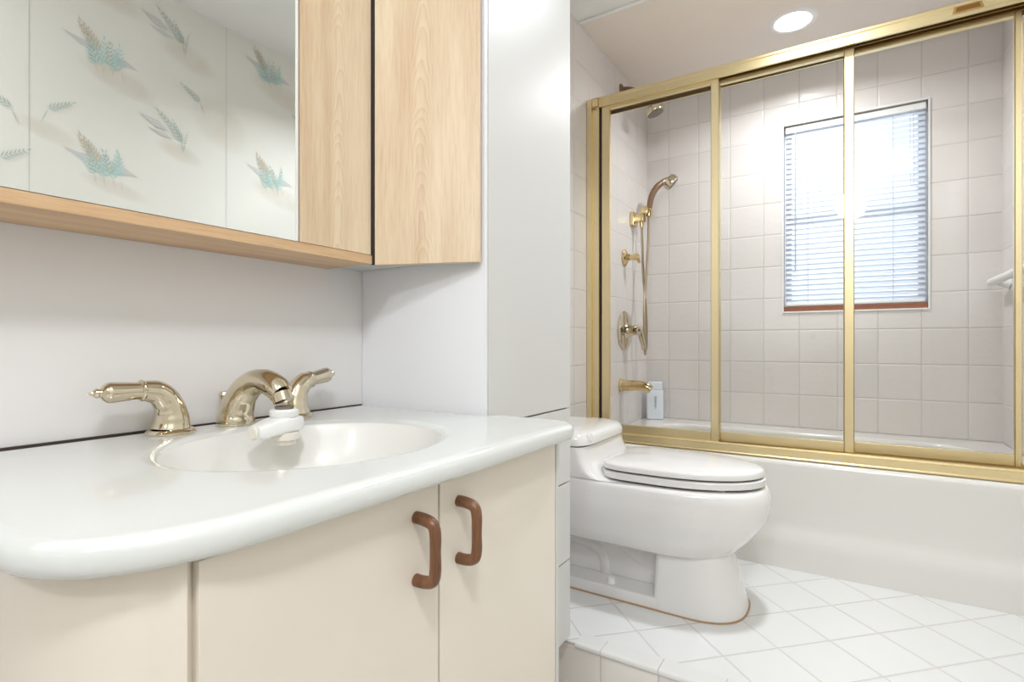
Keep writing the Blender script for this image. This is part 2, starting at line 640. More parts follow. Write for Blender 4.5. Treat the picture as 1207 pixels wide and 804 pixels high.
for mx, mz in ((0.824, 1.03), (0.824, 0.635), (1.465, 1.235), (1.475, 0.76), (0.18, 1.03), (0.18, .63), (.82, .24)):
    motif_a(mx, mz, .9)
for mx, mz in ((1.075, 1.215), (1.07, 0.825), (1.71, 1.05), (0.43, 1.2), (0.43, .82)):
    motif_b(mx, mz, .82)
for mx, mz, fl in ((0.678, 0.775, 1), (0.585, 0.745, -1), (1.165, 0.985, -1), (0.56, .58, 1), (1.0, .42, 1)):
    motif_c(mx, mz, 1.0, fl)
for sx in (-0.66, -0.015, 0.63, 1.275):      # paper seams
    for f in (bm.faces.new([bm.verts.new((sx + dx, PYL, zz)) for dx, zz in
                            ((-.0012, FZ), (.0012, FZ), (.0012, CZ), (-.0012, CZ))]),):
        f.material_index = 4
struct('wall_right', bm, [M['wallpaper'], M['print_tan'], M['print_teal'], M['print_green'], M['print_grey']], smooth=False)

# door in the wall behind the camera
d1 = struct('door_1', bx(X0, X0 + .04, -0.45, 0.33, FZ, FZ + 2.03, bev=.003), M['door'])
bm = B()
lathe(bm, [(.026, 0), (.026, .006), (.010, .010), (.010, .03), (.024, .038), (.028, .052), (.018, .062), (0, .064)],
      (X0 + .04, 0.26, FZ + 1.0), (1, 0, 0))
kn = obj('door_knob', bm, M['brass'])
kn.location -= d1.location
kn.parent = d1

# window
bm = B()
w = 0.030
box(bm, 3.0, 3.05, WY0, WY0 + w, WZ0, WZ1)
box(bm, 3.0, 3.05, WY1 - w, WY1, WZ0, WZ1)
box(bm, 3.0, 3.05, WY0 + w, WY1 - w, WZ1 - w, WZ1)
box(bm, 3.0, 3.05, WY0 + w, WY1 - w, WZ0, WZ0 + w)
box(bm, 3.005, 3.045, WY0 + w, WY1 - w, 0.59, 0.625)
win = struct('window_1', bm, plain('white_window_sash', (232, 232, 236), 0.45))
base = win.location.copy()
for nm, bmm, mm in (('window_glass', bx(3.022, 3.026, WY0 + .025, WY1 - .025, WZ0 + .025, WZ1 - .025), M['window_glass']),
                    ('window_sill', bx(2.949, 3.002, WY0 + .001, WY1 - .001, WZ0, WZ0 + .024, bev=.002), M['sillwood'])):
    o = obj(nm, bmm, mm)
    o.location -= base
    o.parent = win
bm = B()
t_ = .007
for a in ((WY0 - t_, WY0, WZ0 - t_, WZ1 + t_), (WY1, WY1 + t_, WZ0 - t_, WZ1 + t_),
          (WY0, WY1, WZ1, WZ1 + t_), (WY0, WY1, WZ0 - t_, WZ0)):
    box(bm, 2.940, 2.960, a[0], a[1], a[2], a[3], bev=.001)
o = obj('window_trim', bm, M['plastic'])
o.location -= base
o.parent = win

# ------------------------------------------------------------------ vanity cabinet
VF = 0.435
CT = -0.140
van = thing('vanity_cabinet', (0.5, 0.69, FZ),
            'cream laminate vanity cabinet with two plain doors under the white sink top', 'cabinet')
bm = B()
box(bm, 0.235, 0.836, 0.463, 0.935, FZ + .09, -0.33)
box(bm, 0.235, 0.836, 0.50, 0.935, FZ, FZ + .09)
box(bm, 0.235, 0.836, 0.455, 0.475, -0.34, CT - .031)
obj('cabinet_body', bm, M['laminate_dark'], van)
obj('side_panel', bx(0.839, 0.849, VF - .001, 0.935, FZ, CT - .030, bev=.001), M['white_laminate'], van)
# rounded end panel on the left, following the sink top
arc = []
for k in range(13):
    a = k / 12 * math.pi / 2
    arc.append((0.217 - 0.068 * math.sin(a) ** 1.0, VF + 0.012 + 0.125 * (1 - math.cos(a))))
outer = [(0.2185, VF + 0.002)] + [(x, y) for x, y in arc][1:] + [(0.149, 0.94)]
inner = [(x + .016, y + (.016 if x > .18 else .004)) for x, y in reversed(outer)]
inner[0] = (0.165, 0.94)
bm = B()
prism(bm, outer + inner, FZ, CT - .031)
obj('end_panel', bm, M['laminate'], van)


def cab_door(x0, x1, hx, zt, zb):
    d = obj('door', bx(x0, x1, VF, VF + .018, FZ + .10, CT - .0325, bev=.0012), M['laminate'], van)
    bm = B()
    y1 = VF - .030
    tube(bm, [(hx, VF + .004, zt), (hx, VF - .012, zt), (hx, y1 + .004, zt - .004), (hx, y1, zt - .016),
              (hx, y1, (zt + zb) / 2), (hx, y1, zb + .016), (hx, y1 + .004, zb + .004), (hx, VF - .012, zb),
              (hx, VF + .004, zb)],
         [.0075, .0075, .0072, .007, .0066, .007, .0072, .0075, .0075], n=14, sub=4, flat=1.0)
    h = obj('handle', bm, M['walnut'], d)
    h['label'] = 'brown wooden bow handle'
    return d


cab_door(0.2265, 0.5195, 0.478, -0.2075, -0.2815)
cab_door(0.5225, 0.8375, 0.560, -0.208, -0.2830)

# ------------------------------------------------------------------ sink top with integral oval basin
top = thing('sink_top', (0.5, 0.68, CT - .029),
            'white one-piece sink top with oval basin and rounded corner on the cream vanity', 'sink')
OUT = []


def arcpts(cx, cy, rx, ry, a0, a1, n, ex=1.0):
    return [(cx + rx * math.copysign(abs(math.cos(a)) ** ex, math.cos(a)),
             cy + ry * math.copysign(abs(math.sin(a)) ** ex, math.sin(a)))
            for a in (a0 + (a1 - a0) * k / n for k in range(n + 1))]


pi = math.pi
OUT += [(0.8575, 0.9445), (0.8575, 0.80), (0.8575, 0.592), (0.870, 0.592), (0.885, 0.592)]
OUT += arcpts(0.842, 0.449, 0.044, 0.044, 0, -pi / 2, 10)
OUT += [(0.74, 0.4045), (0.62, 0.405), (0.50, 0.406), (0.40, 0.408)]
OUT += arcpts(0.30, 0.545, 0.173, 0.134, -pi / 2, -pi, 18, 0.80)
OUT += [(0.127, 0.65), (0.127, 0.80), (0.127, 0.9445), (0.3, 0.9445), (0.5, 0.9445), (0.7, 0.9445)]
BC, BA, BB_ = (0.513, 0.668), 0.204, 0.184
NB = 96


def resample(poly, n, c):
    """Closed polyline -> n points at equal polar angles about c."""
    res = []
    for k in range(n):
        a = 2 * pi * k / n
        d = Vector((math.cos(a), math.sin(a)))
        best = None
        for i in range(len(poly)):
            p = Vector(poly[i]) - Vector(c)
            q = Vector(poly[(i + 1) % len(poly)]) - Vector(c)
            e = q - p
            den = d.x * e.y - d.y * e.x
            if abs(den) < 1e-9:
                continue
            t = (p.x * e.y - p.y * e.x) / den
            s = (p.x * d.y - p.y * d.x) / den
            if t > 0 and -1e-6 <= s <= 1 + 1e-6:
                best = t if best is None else max(best, t)
        res.append((c[0] + d.x * best, c[1] + d.y * best))
    return res


def inset(poly, d):
    n = len(poly)
    r = []
    for i in range(n):
        p0, p1, p2 = Vector(poly[i - 1]), Vector(poly[i]), Vector(poly[(i + 1) % n])
        t = (p2 - p0)
        if t.length < 1e-9:
            r.append(tuple(p1)); continue
        t.normalize()
        nn = Vector((-t.y, t.x))
        if nn.dot(Vector(BC) - p1) < 0:
            nn = -nn
        r.append(tuple(p1 + nn * d))
    return r


NB = 160
ro = resample(OUT, NB, BC)


def ell(s, dz=0):
    r = []
    for k in range(NB):
        a = 2 * pi * k / NB
        d = (math.cos(a), math.sin(a))
        rad = s / math.sqrt((d[0] / BA) ** 2 + (d[1] / BB_) ** 2)
        r.append((BC[0] + d[0] * rad, BC[1] + d[1] * rad))
    return r


def at(poly, z):
    return [(x, y, z) for x, y in poly]


bm = B()
T = 0.029
prof = [(0.020, -T), (0.010, -T), (0.004, -T + .002), (0.001, -T + .006), (0, -T + .012), (0.0006, -.010),
        (0.003, -.005), (0.008, -.0015), (0.016, 0)]
rr = [at(ell(1.03), CT - T)] + [at(inset(ro, d), CT + z) for d, z in prof]
rr += [at(ell(1.06), CT), at(ell(1.0), CT - .0015), at(ell(0.965), CT - .006)]
rings(bm, rr, False, False)
obj('countertop', bm, M['marble'], top, angle=50)
bm = B()
box(bm, 0.127, 0.475, .9448, .9496, CT - .010, CT + .0016)
box(bm, 0.4752, 0.857, .9448, .9496, CT - .010, CT + .0005)
obj('back_joint', bm, plain('dark_wall_joint', (74, 62, 56), 0.8, var=0.4, nscale=9), top, smooth=False)
bm = B()
bp = [(0.967, -.0058), (0.945, -.012), (0.92, -.024), (0.88, -.045), (0.82, -.070), (0.72, -.094), (0.58, -.110),
      (0.40, -.119), (0.22, -.123), (0.10, -.125)]
rings(bm, [at(ell(s), CT + z) for s, z in bp], False, True)
obj('basin', bm, plain('basin_marble', (236, 234, 229), 0.32, var=0.015, coat=0.15), top, angle=60)
bm = B()
lathe(bm, [(0.0, 0), (.022, 0), (.024, .002), (.020, .004), (.012, .004), (.010, .010), (0, .011)],
      (BC[0], BC[1], CT - .1255))
obj('drain', bm, M['nickel'], top)

# ------------------------------------------------------------------ faucet
FY = 0.896
fau = thing('faucet', (0.53, FY, CT), 'polished champagne brass two-handle faucet at the back of the white sink top', 'faucet')


def fhandle(x, s):
    z = CT
    bm = B()
    lathe(bm, [(0.0, .0004), (.034, .0004), (.0345, .003), (.032, .006), (.028, .008)], (x, FY, z))
    # cone body bending over into the lever
    e = .0405 if s < 0 else .034
    tube(bm, [(x, FY, z + .007), (x - s * .001, FY, z + .020), (x + s * .001, FY, z + .036), (x + s * .007, FY, z + .052),
              (x + s * .020, FY, z + .065), (x + s * e, FY, z + .0695)],
         [.0275, .0248, .0220, .0200, .0180, .0150], n=24, sub=6, up=(0, 1, 0))
    h = obj('handle', bm, M['nickel'], fau)
    bm = B()
    prof = [(.0, -.002), (.0152, -.002), (.0166, .001), (.0152, .003), (.0132, .004), (.0130, .010), (.0142, .026),
            (.0152, .040), (.0146, .045), (.0110, .050), (.0066, .053), (.0060, .055), (.0074, .057), (.0058, .060),
            (.0032, .062), (.0026, .064), (.0012, .067), (0, .068)]
    lathe(bm, prof, (x + s * e, FY, z + .0695), (s, 0.10 if s > 0 else 0, 0.16 if s > 0 else 0.0))
    obj('lever', bm, M['nickel'], h)


fhandle(0.424, -1)
fhandle(0.645, 1)
bm = B()
lathe(bm, [(0, .0004), (.030, .0004), (.031, .003), (.0305, .010), (.029, .014)], (0.530, FY + .003, CT))
# arched spout
q = [(0.530, FY + .004, CT + .010), (0.531, FY, CT + .028), (0.534, FY - .012, CT + .053), (0.538, FY - .034, CT + .071),
     (0.542, FY - .062, CT + .076), (0.545, FY - .088, CT + .068), (0.547, FY - .101, CT + .057)]
tube(bm, q, [.030, .0275, .0245, .0225, .0210, .0205, .0190], n=24, sub=7, up=(1, 0, 0))
tube(bm, [(0.547, FY - .100, CT + .058), (0.548, FY - .106, CT + .044)], [.0165, .0165], n=20, sub=1)
obj('spout', bm, M['nickel'], fau)
bm = B()
lathe(bm, [(.006, 0.0035), (.0026, .005), (.0026, .040), (.004, .042), (.0085, .047), (.0105, .053), (.0085, .058), (0, .060)],
      (0.5285, FY + .034, CT - .003))
obj('lift_rod', bm, M['nickel'], fau)

# white filter attachment on the spout
fil = thing('faucet_filter', (0.557, FY - .107, CT + .005), 'white plastic filter attachment hanging from the end of the sink spout', 'filter')
fx, fy, fz = 0.548, FY - .107, CT - .004
bm = B()
lathe(bm, [(.0, 0), (.0145, 0), (.0145, .0045), (0, .0045)], (fx, fy, fz + .0362))
obj('aerator', bm, M['shade_grey'], fil)
bm = B()
lathe(bm, [(0, 0), (.021, 0), (.0230, .003), (.0230, .010), (.020, .0132), (0, .0132)], (fx, fy, fz + .023))
obj('collar', bm, M['plastic'], fil)
bm = B()
dv = Vector((-0.97, -0.12, 0)).normalized()
nv = Vector((-dv.y, dv.x, 0))
rs = []
for s, hw, z0, z1 in ((-.027, .012, .002, .019), (-.025, .018, -.001, .023), (-.013, .0235, -.003, .025), (.010, .0245, -.003, .025),
                      (.030, .0205, -.005, .022), (.052, .0165, -.007, .016), (.058, .0145, -.005, .014)):
    c = Vector((fx, fy, fz)) + dv * s
    zc, hh = (z0 + z1) / 2, (z1 - z0) / 2
    ring = []
    for k in range(20):
        a = 2 * pi * k / 20
        cx = math.copysign(abs(math.cos(a)) ** .5, math.cos(a)) * hw
        cz = math.copysign(abs(math.sin(a)) ** .5, math.sin(a)) * hh
        ring.append(c + nv * cx + Vector((0, 0, zc + cz)))
    rs.append(ring)
rings(bm, rs)
obj('filter_body', bm, M['plastic'], fil, angle=45)
bm = B()
lathe(bm, [(0, 0), (.010, 0), (.0135, -.003)][:1] + [(.0225, 0), (.0240, -.006), (.0230, -.012), (.018, -.014), (.0175, -.020), (.011, -.021), (0, -.020)],
      (fx - .002, fy - .003, fz - .001))
obj('outlet', bm, M['plastic_warm'], fil)
bm = B()
lathe(bm, [(0, 0), (.0105, 0), (.0115, .003), (.009, .0055), (0, .006)], Vector((fx, fy, fz + .0045)) + dv * .057, dv)
obj('selector_knob', bm, M['plastic_warm'], fil)

# ------------------------------------------------------------------ mirror cabinet
MZ0, MZ1 = 0.161, 0.86
mc = thing('mirror_cabinet', (0.2, 0.88, MZ0), 'blond oak wall cabinet with a big mirror door over the sink', 'cabinet')
obj('cabinet_body', bx(-0.50, 0.764, 0.838, 0.949, MZ0 + .018, MZ1), M['oak_v'], mc)
obj('bottom_ledge', bx(-0.50, 0.766, 0.815, 0.949, MZ0, MZ0 + .0175, bev=.001), M['oak_h'], mc)
obj('mirror', bx(-0.42, 0.5885, 0.8165, 0.8205, MZ0 + .0185, MZ1), M['mirror'], mc, smooth=False)
obj('mirror_backing', bx(-0.42, 0.5945, 0.821, 0.837, MZ0 + .0185, MZ1), M['plastic'], mc)
obj('mirror_edge', bx(0.589, 0.5945, 0.8155, 0.8205, MZ0 + .0185, MZ1, bev=.0008), M['plastic'], mc)
obj('door', bx(0.598, 0.764, 0.8165, 0.837, MZ0 + .0185, MZ1, bev=.0008), M['oak_v'], mc)

# angled oak cabinet closing the corner
cc = thing('corner_cabinet', (0.82, 0.8, MZ0), 'blond oak door set at an angle between the mirror cabinet and the white column', 'cabinet')
bm = B()
prism(bm, [(0.772, 0.828), (0.772, 0.948), (0.8595, 0.948), (0.8595, 0.628)], MZ0 + .006, MZ1)
obj('cabinet_body', bm, M['white_laminate'], cc)
bm = B()
a_, b_ = Vector((0.7668, 0.8090)), Vector((0.8445, 0.6045))
nn = Vector(((b_ - a_).y, -(b_ - a_).x)).normalized()
if nn.x < 0:
    nn = -nn
prism(bm, [tuple(a_), tuple(b_), tuple(b_ + nn * .014), tuple(a_ + nn * .016)], MZ0 - .002, MZ1, bev=.001)
obj('door', bm, M['oak_angled'], cc)
bm = B()
prism(bm, [(.7650, .8175), (.7666, .8102), (.7745, .8130), (.7700, .8215)], MZ0 - .001, MZ1)
obj('gap_shade_strip', bm, M['dark'], cc)  # dark strip painting the shade in the gap between the oak doors

# ------------------------------------------------------------------ tall white cabinet (column)
KX0, KX1, KY = 0.862, 1.243, 0.603
lc = thing('linen_cabinet', (1.05, 0.78, FZ), 'tall white floor-to-ceiling cabinet between the vanity and the toilet', 'cabinet')
bm = B()
box(bm, KX0, KX0 + .009, KY + .001, 0.949, -0.752, 1.335)
box(bm, KX0 + .009, KX1, KY + .018, 0.949, -0.752, 1.335)
obj('cabinet_body', bm, M['column_side'], lc)
obj('toe_kick', bx(KX0 + .02, KX1 - .01, KY + .06, 0.949, FZ, -0.752), M['laminate_dark'], lc)
obj('door', bx(KX0 + .0112, KX1, KY, KY + .017, -0.1625, 1.333, bev=.0012), M['white_laminate'], lc)
for z0, z1 in ((-0.3515, -0.166), (-0.5515, -0.355), (-0.752, -0.555)):
    obj('drawer', bx(KX0 + .002, KX1, KY, KY + .017, z0, z1, bev=.0012), M['white_laminate'], lc)

# ------------------------------------------------------------------ toilet
TX = 1.695
NT_ = 72


def oring(z, yb, yf, w, ys, nb=6.0, nf=2.3, cx=TX, wb=None):
    r = []
    for k in range(NT_):
        a = 2 * pi * (k + .5) / NT_
        c, s = math.cos(a), math.sin(a)
        e = nb if s >= 0 else nf
        ww = w if (wb is None or s < 0) else w + (wb - w) * min(1.0, s / 0.35)
        x = cx + ww * math.copysign(abs(c) ** (2 / e), c)
        y = ys + ((yb - ys) if s >= 0 else (ys - yf)) * math.copysign(abs(s) ** (2 / e), s)
        r.append((x, y, z))
    return r


toi = thing('toilet', (TX, 0.56, PZ), 'low white one-piece toilet with closed lid on the tiled platform', 'toilet')
bm = B()
sp = 0.47
rs = [oring(-.628, .90, .335, .100, sp), oring(-.622, .925, .303, .132, sp), oring(-.610, .935, .275, .147, sp),
      oring(-.575, .94, .241, .159, sp), oring(-.535, .94, .209, .176, sp), oring(-.505, .94, .190, .1885, sp),
      oring(-.470, .94, .184, .1905, sp), oring(-.445, .94, .186, .190, sp), oring(-.428, .94, .191, .188, sp, wb=.190),
      oring(-.420, .94, .197, .184, sp, wb=.190), oring(-.4165, .94, .208, .177, sp, wb=.190),
      oring(-.4165, .94, .54, .182, .64, 6, 3.0, wb=.190), oring(-.4155, .94, .590, .186, .68, 6, 4, wb=.190),
      oring(-.410, .94, .628, .188, .72, 6, 6), oring(-.395, .94, .655, .190, .76, 7, 7), oring(-.370, .94, .675, .190, .78, 7, 7),
      oring(-.345, .94, .685, .190, .79, 7, 7), oring(-.324, .94, .688, .190, .80, 7, 7)]
rings(bm, rs)
obj('bowl', bm, M['porcelain'], toi, angle=50)
bm = B()
pd = .49
rs = [oring(-.784, pd + .004, .246, .1415, .40, 9, 2.6), oring(-.778, pd + .004, .2465, .1415, .40, 9, 2.6), oring(-.70, pd + .001, .266, .131, .40, 9, 2.6),
      oring(-.65, pd, .281, .124, .40, 9, 2.6), oring(-.608, pd, .293, .119, .40, 9, 2.6)]
rings(bm, rs)
# base plate
rs = [oring(-.783, .925, .30, .1405, .50, 8, 5), oring(-.757, .925, .30, .137, .50, 8, 5), oring(-.7505, .92, .31, .131, .50, 8, 5)]
rings(bm, rs)
# web and trapway
box(bm, TX - .055, TX + .055, .47, .90, -.755, -.60, bev=.01)
tube(bm, [(TX, .92, -.655), (TX, .80, -.650), (TX, .715, -.665), (TX, .675, -.700), (TX, .668, -.760)], [.066, .066, .064, .062, .062],
     n=20, sub=5, flat=0.62, up=(0, .5, 1))
tube(bm, [(TX, .70, -.590), (TX, .63, -.625), (TX, .565, -.672), (TX, .50, -.705)], [.066, .064, .060, .052], n=20, sub=5, flat=0.85)
tube(bm, [(TX, .90, -.60), (TX, .82, -.63), (TX, .78, -.66)], [.09, .085, .06], n=18, sub=4)
obj('pedestal', bm, M['porcelain'], toi, angle=50)
bm = B()
rs = [oring(-.785, .929, .2425, .1455, .40, 8, 2.6), oring(-.7815, .929, .2425, .1455, .40, 8, 2.6)]
rings(bm, rs)
ck = obj('floor_seal', bm, M['caulk'], toi)
ck['label'] = 'tan caulk line around the toilet foot'
bm = B()
rs = [oring(-.321, .946, .684, .190, .80, 7, 5.5), oring(-.318, .948, .680, .193, .80, 7, 5.5),
      oring(-.300, .948, .680, .193, .80, 7, 5.0), oring(-.288, .946, .685, .189, .80, 7, 4.6),
      oring(-.281, .942, .694, .181, .80, 7, 4.2), oring(-.276, .93, .715, .160, .80, 6, 3.6), oring(-.273, .90, .755, .10, .82, 4, 3)]
rings(bm, rs)
obj('tank_lid', bm, M['porcelain'], toi, angle=60)
bm = B()
lathe(bm, [(.015, 0), (.015, .004), (.012, .007), (0, .008)], (TX - .135, .690, -.297), (-.1, -1, .25), n=20)
obj('flush_button', bm, M['porcelain'], toi)
bm = B()
rs = [oring(-.411, .655, .204, .162, .47, 5.0, 2.05), oring(-.409, .658, .199, .167, .47, 5.0, 2.05),
      oring(-.392, .658, .198, .168, .47, 5.0, 2.05), oring(-.389, .655, .202, .164, .47, 5.0, 2.05)]
rings(bm, rs)
for px_, py_ in ((TX - .10, .31), (TX + .10, .31), (TX - .11, .55), (TX + .11, .55)):
    box(bm, px_ - .012, px_ + .012, py_ - .02, py_ + .02, -.4175, -.410)
obj('seat', bm, M['porcelain'], toi, angle=50)
bm = B()
rs = [oring(-.3855, .652, .206, .160, .47, 5.0, 2.05), oring(-.383, .656, .202, .165, .47, 5.0, 2.05),
      oring(-.371, .656, .2015, .1655, .47, 5.0, 2.05), oring(-.365, .652, .206, .161, .47, 5.0, 2.05),
      oring(-.361, .642, .218, .150, .47, 4.5, 2.05), oring(-.356, .60, .255, .118, .47, 3, 2.05),
      oring(-.352, .54, .33, .07, .45, 2.6, 2.2), oring(-.351, .48, .42, .02, .45, 2.2, 2.2)]
rings(bm, rs)
obj('lid', bm, M['porcelain'], toi, angle=50)
for s in (-1, 1):
    bm = B()
    lathe(bm, [(0, 0), (.011, 0), (.011, .028), (0, .028)], (TX + s * .07 - .014, .672, -.398), (1, 0, 0), n=16)
    obj('hinge', bm, M['porcelain'], toi)
for s in (-1, 1):
    bm = B()
    lathe(bm, [(.0145, 0), (.0145, .010), (.012, .018), (.006, .022), (0, .023)], (TX + s * .112, .625, -.7515), n=20)
    obj('bolt_cap', bm, M['plastic'], toi)

# ------------------------------------------------------------------ bathtub
RZ = -0.410
tub = thing('bathtub', (2.52, 0.2, PZ), 'white built-in bathtub with a smooth apron behind the gold shower doors', 'bathtub')
TY0, TY1 = -0.545, 0.949
ap = [(2.20, RZ), (2.125, RZ), (2.113, RZ - .003), (2.106, RZ - .010), (2.104, RZ - .020), (2.104, RZ - .04), (2.106, RZ - .10),
      (2.107, -.585), (2.105, -.625), (2.098, -.655), (2.090, -.680), (2.086, -.71), (2.084, PZ), (2.20, PZ)]
bm = B()
prism(bm, ap, TY0, TY1, 'y')
obj('apron', bm, M['tub'], tub, angle=50)
bm = B()


def rrect(x0, x1, y0, y1, r, z, n=8):
    p = []
    for cx, cy, a0 in ((x1 - r, y1 - r, 0), (x0 + r, y1 - r, pi / 2), (x0 + r, y0 + r, pi), (x1 - r, y0 + r, 1.5 * pi)):
        for k in range(n + 1):
            a = a0 + k / n * pi / 2
            p.append((cx + r * math.cos(a), cy + r * math.sin(a), z))
    return p


rs = [rrect(2.20, 2.945, TY0, TY1, .002, RZ), rrect(2.235, 2.79, -.42, .83, .14, RZ), rrect(2.243, 2.782, -.412, .822, .14, RZ - .004),
      rrect(2.250, 2.775, -.404, .815, .14, RZ - .015), rrect(2.27, 2.755, -.38, .79, .13, -.60), rrect(2.30, 2.73, -.34, .76, .12, -.70),
      rrect(2.34, 2.69, -.30, .72, .10, -.735), rrect(2.40, 2.63, -.2, .6, .08, -.742)]
rings(bm, rs, False, True)
obj('basin', bm, M['tub'], tub, angle=50)

# ------------------------------------------------------------------ shower doors
sd = thing('shower_enclosure', (2.16, 0.2, RZ), 'gold framed three-panel sliding shower doors standing on the bathtub rim', 'shower door')
E0, E1 = -0.544, 0.948
bm = B()
hp = [(2.117, 1.004), (2.117, 1.011), (2.121, 1.014), (2.121, 1.034), (2.117, 1.037), (2.117, 1.0445), (2.120, 1.048),
      (2.206, 1.048), (2.209, 1.045), (2.209, 1.0), (2.204, 1.0), (2.204, 1.040), (2.126, 1.040), (2.126, 1.004)]
prism(bm, hp, E0, E1 - .036, 'y')
obj('header', bm, M['gold'], sd, angle=25)
bm = B()
for xx in (2.1470, 2.1735):
    box(bm, xx - .0012, xx + .0012, E0, .90, 1.004, 1.0405)
obj('track_divider', bm, M['gold_dark'], sd)
bm = B()
for y0, y1 in ((E1 - .055, E1), (E0, E0 + .04)):
    s = 1 if y1 > 0 else -1
    a, b = (y0, y1)
    jp = [(2.120, b if s > 0 else a)]
    if s > 0:
        jp = [(2.117, b), (2.117, b - .022), (2.126, b - .024), (2.126, b - .044), (2.116, b - .046), (2.116, b - .056),
              (2.209, b - .056), (2.209, b)]
    else:
        jp = [(2.117, a), (2.117, a + .012), (2.126, a + .014), (2.126, a + .024), (2.116, a + .026), (2.116, a + .034),
              (2.209, a + .034), (2.209, a)]
    bmj = B()
    prism(bmj, jp, RZ + .036, 1.046 if s > 0 else 1.003, 'z')
    obj('jamb', bmj, M['gold'], sd, angle=25)
bm.free()
bmc = B()
box(bmc, 2.113, 2.118, E1 - .056, E1 - .024, 1.004, 1.0455, bev=.0015)
ec = obj('end_cap', bmc, M['gold_dark'], sd)
bmc = B()
box(bmc, 2.1115, 2.1135, E1 - .052, E1 - .028, 1.009, 1.041, bev=.0008)
box(bmc, 2.110, 2.112, E1 - .046, E1 - .034, 1.010, 1.018, bev=.0006)
obj('end_cap_plate', bmc, M['gold'], ec)
bmc = B()
prism(bmc, [(-.352, 1.0165), (-.345, 1.036), (-.281, 1.036), (-.276, 1.0165)], 2.1175, 2.1215, 'x', bev=.0008)
npl = obj('maker_plate', bmc, M['gold_dark'], sd)
bmc = B()
prism(bmc, [(-.344, 1.0195), (-.339, 1.033), (-.287, 1.033), (-.284, 1.0195)], 2.1166, 2.1178, 'x', bev=.0004)
obj('plate_inset', bmc, plain('bronze_plate', (150, 106, 58), 0.4, 0.8), npl)
# bottom track
bm = B()
spf = [(2.113, RZ + .001), (2.113, RZ + .005), (2.117, RZ + .008), (2.119, RZ + .030), (2.116, RZ + .034), (2.117, RZ + .039),
       (2.121, RZ + .040), (2.124, RZ + .036), (2.124, RZ + .018), (2.146, RZ + .018), (2.146, RZ + .036), (2.1485, RZ + .036),
       (2.1485, RZ + .018), (2.172, RZ + .018), (2.172, RZ + .036), (2.1745, RZ + .036), (2.1745, RZ + .018), (2.203, RZ + .018),
       (2.203, RZ + .042), (2.209, RZ + .042), (2.209, RZ + .001)]
prism(bm, spf, E0, E1, 'y')
obj('bottom_track', bm, M['gold'], sd, angle=25)


def panel(xc, y0, y1, lw=.030, rw=.030, name='sliding_panel'):
    """y0 < y1; lw = stile at y1 (left in the photo), rw = stile at y0."""
    bm = B()
    d = .0085
    z0, z1 = -.372, 1.033
    def stile(a, b):
        prism(bm, [(xc - d, a + .002), (xc - d, b - .002), (xc - d + .003, b), (xc + d, b), (xc + d, a), (xc - d + .003, a)], z0, z1, 'z')
    stile(y1 - lw, y1)
    stile(y0, y0 + rw)
    box(bm, xc - d, xc + d, y0 + rw, y1 - lw, z0, -.338, bev=.0015)
    box(bm, xc - d, xc + d, y0 + rw, y1 - lw, .992, z1, bev=.0015)
    f = obj(name, bm, M['gold'], sd, angle=25)
    g = obj('glass_pane', bx(xc - .0025, xc + .0025, y0 + rw - .004, y1 - lw + .004, -.342, .996), M['glass'], f, smooth=False)
    return f


obj('jamb_gap_shade', bx(2.128, 2.203,   .8865, .8915, RZ + .044, 1.0), M['dark'], sd, smooth=False)  # dark strip painted in as shade between jamb and first panel
panel(2.1355, 0.410, 0.8845, .035, .030)
panel(2.1600, -0.022, 0.440)
panel(2.1870, -0.449, 0.010, .028, .018)

# ------------------------------------------------------------------ shower fittings
sh = thing('fixed_shower', (2.53, 0.949, 1.23), 'small round fixed shower high on the tiled wall behind the gold door header', 'shower')
bm = B()
lathe(bm, [(0, 0), (.028, 0), (.026, .004), (.016, .010), (.011, .012)], (2.535, 0.949, 1.262), (0, -1, 0), n=22)
tube(bm, [(2.535, .949, 1.262), (2.538, .91, 1.258), (2.555, .860, 1.235), (2.574, .814, 1.183)], .0095, n=12)
obj('arm', bm, M['bronze'], sh)
dv_ = Vector((.08, -.35, -1)).normalized()
bm = B()
lathe(bm, [(0, -.004), (.014, 0), (.015, .014), (.020, .020), (.036, .034), (.046, .042), (.046, .060), (.042, .066)],
      (2.575, .812, 1.186), dv_, n=24)
hd = obj('spray_head', bm, M['nickel'], sh)
bm = B()
lathe(bm, [(0, .0), (.041, 0), (.038, .003), (0, .004)], Vector((2.575, .812, 1.186)) + dv_ * .065, dv_, n=24)
obj('spray_face', bm, M['shade_grey'], hd)

hs = thing('hand_shower', (2.69, 0.949, 0.02), 'hand shower with brown curved grip and long looped hose in a brass wall holder', 'hand shower')
bm = B()
box(bm, 2.660, 2.732, .930, .949, .612, .682, bev=.004)
box(bm, 2.672, 2.716, .885, .935, .628, .668, bev=.005)
tube(bm, [(2.694, .897, .640), (2.694, .897, .600)], [.012, .010], n=14, sub=1)
br = obj('wall_bracket', bm, M['brass'], hs)
bm = B()
box(bm, 2.684, 2.744, .868, .902, .668, .706, bev=.005)
lathe(bm, [(.0155, 0), (.0175, .006), (.0175, .034), (.016, .040)], (2.735, .872, .660), (0, 0, 1), n=18)
obj('holder', bm, M['brass'], hs)
bm = B()
tube(bm, [(2.735, .872, .690), (2.739, .868, .735), (2.748, .858, .780), (2.765, .838, .820), (2.790, .812, .848)],
     [.0145, .0155, .0165, .0170, .0150], n=16, sub=5)
obj('grip', bm, M['bronze'], hs)
bm = B()
ax = Vector((.25, -.62, -.60)).normalized()
tube(bm, [(2.782, .820, .842), (2.806, .795, .856)], [.0165, .019], n=16, sub=2)
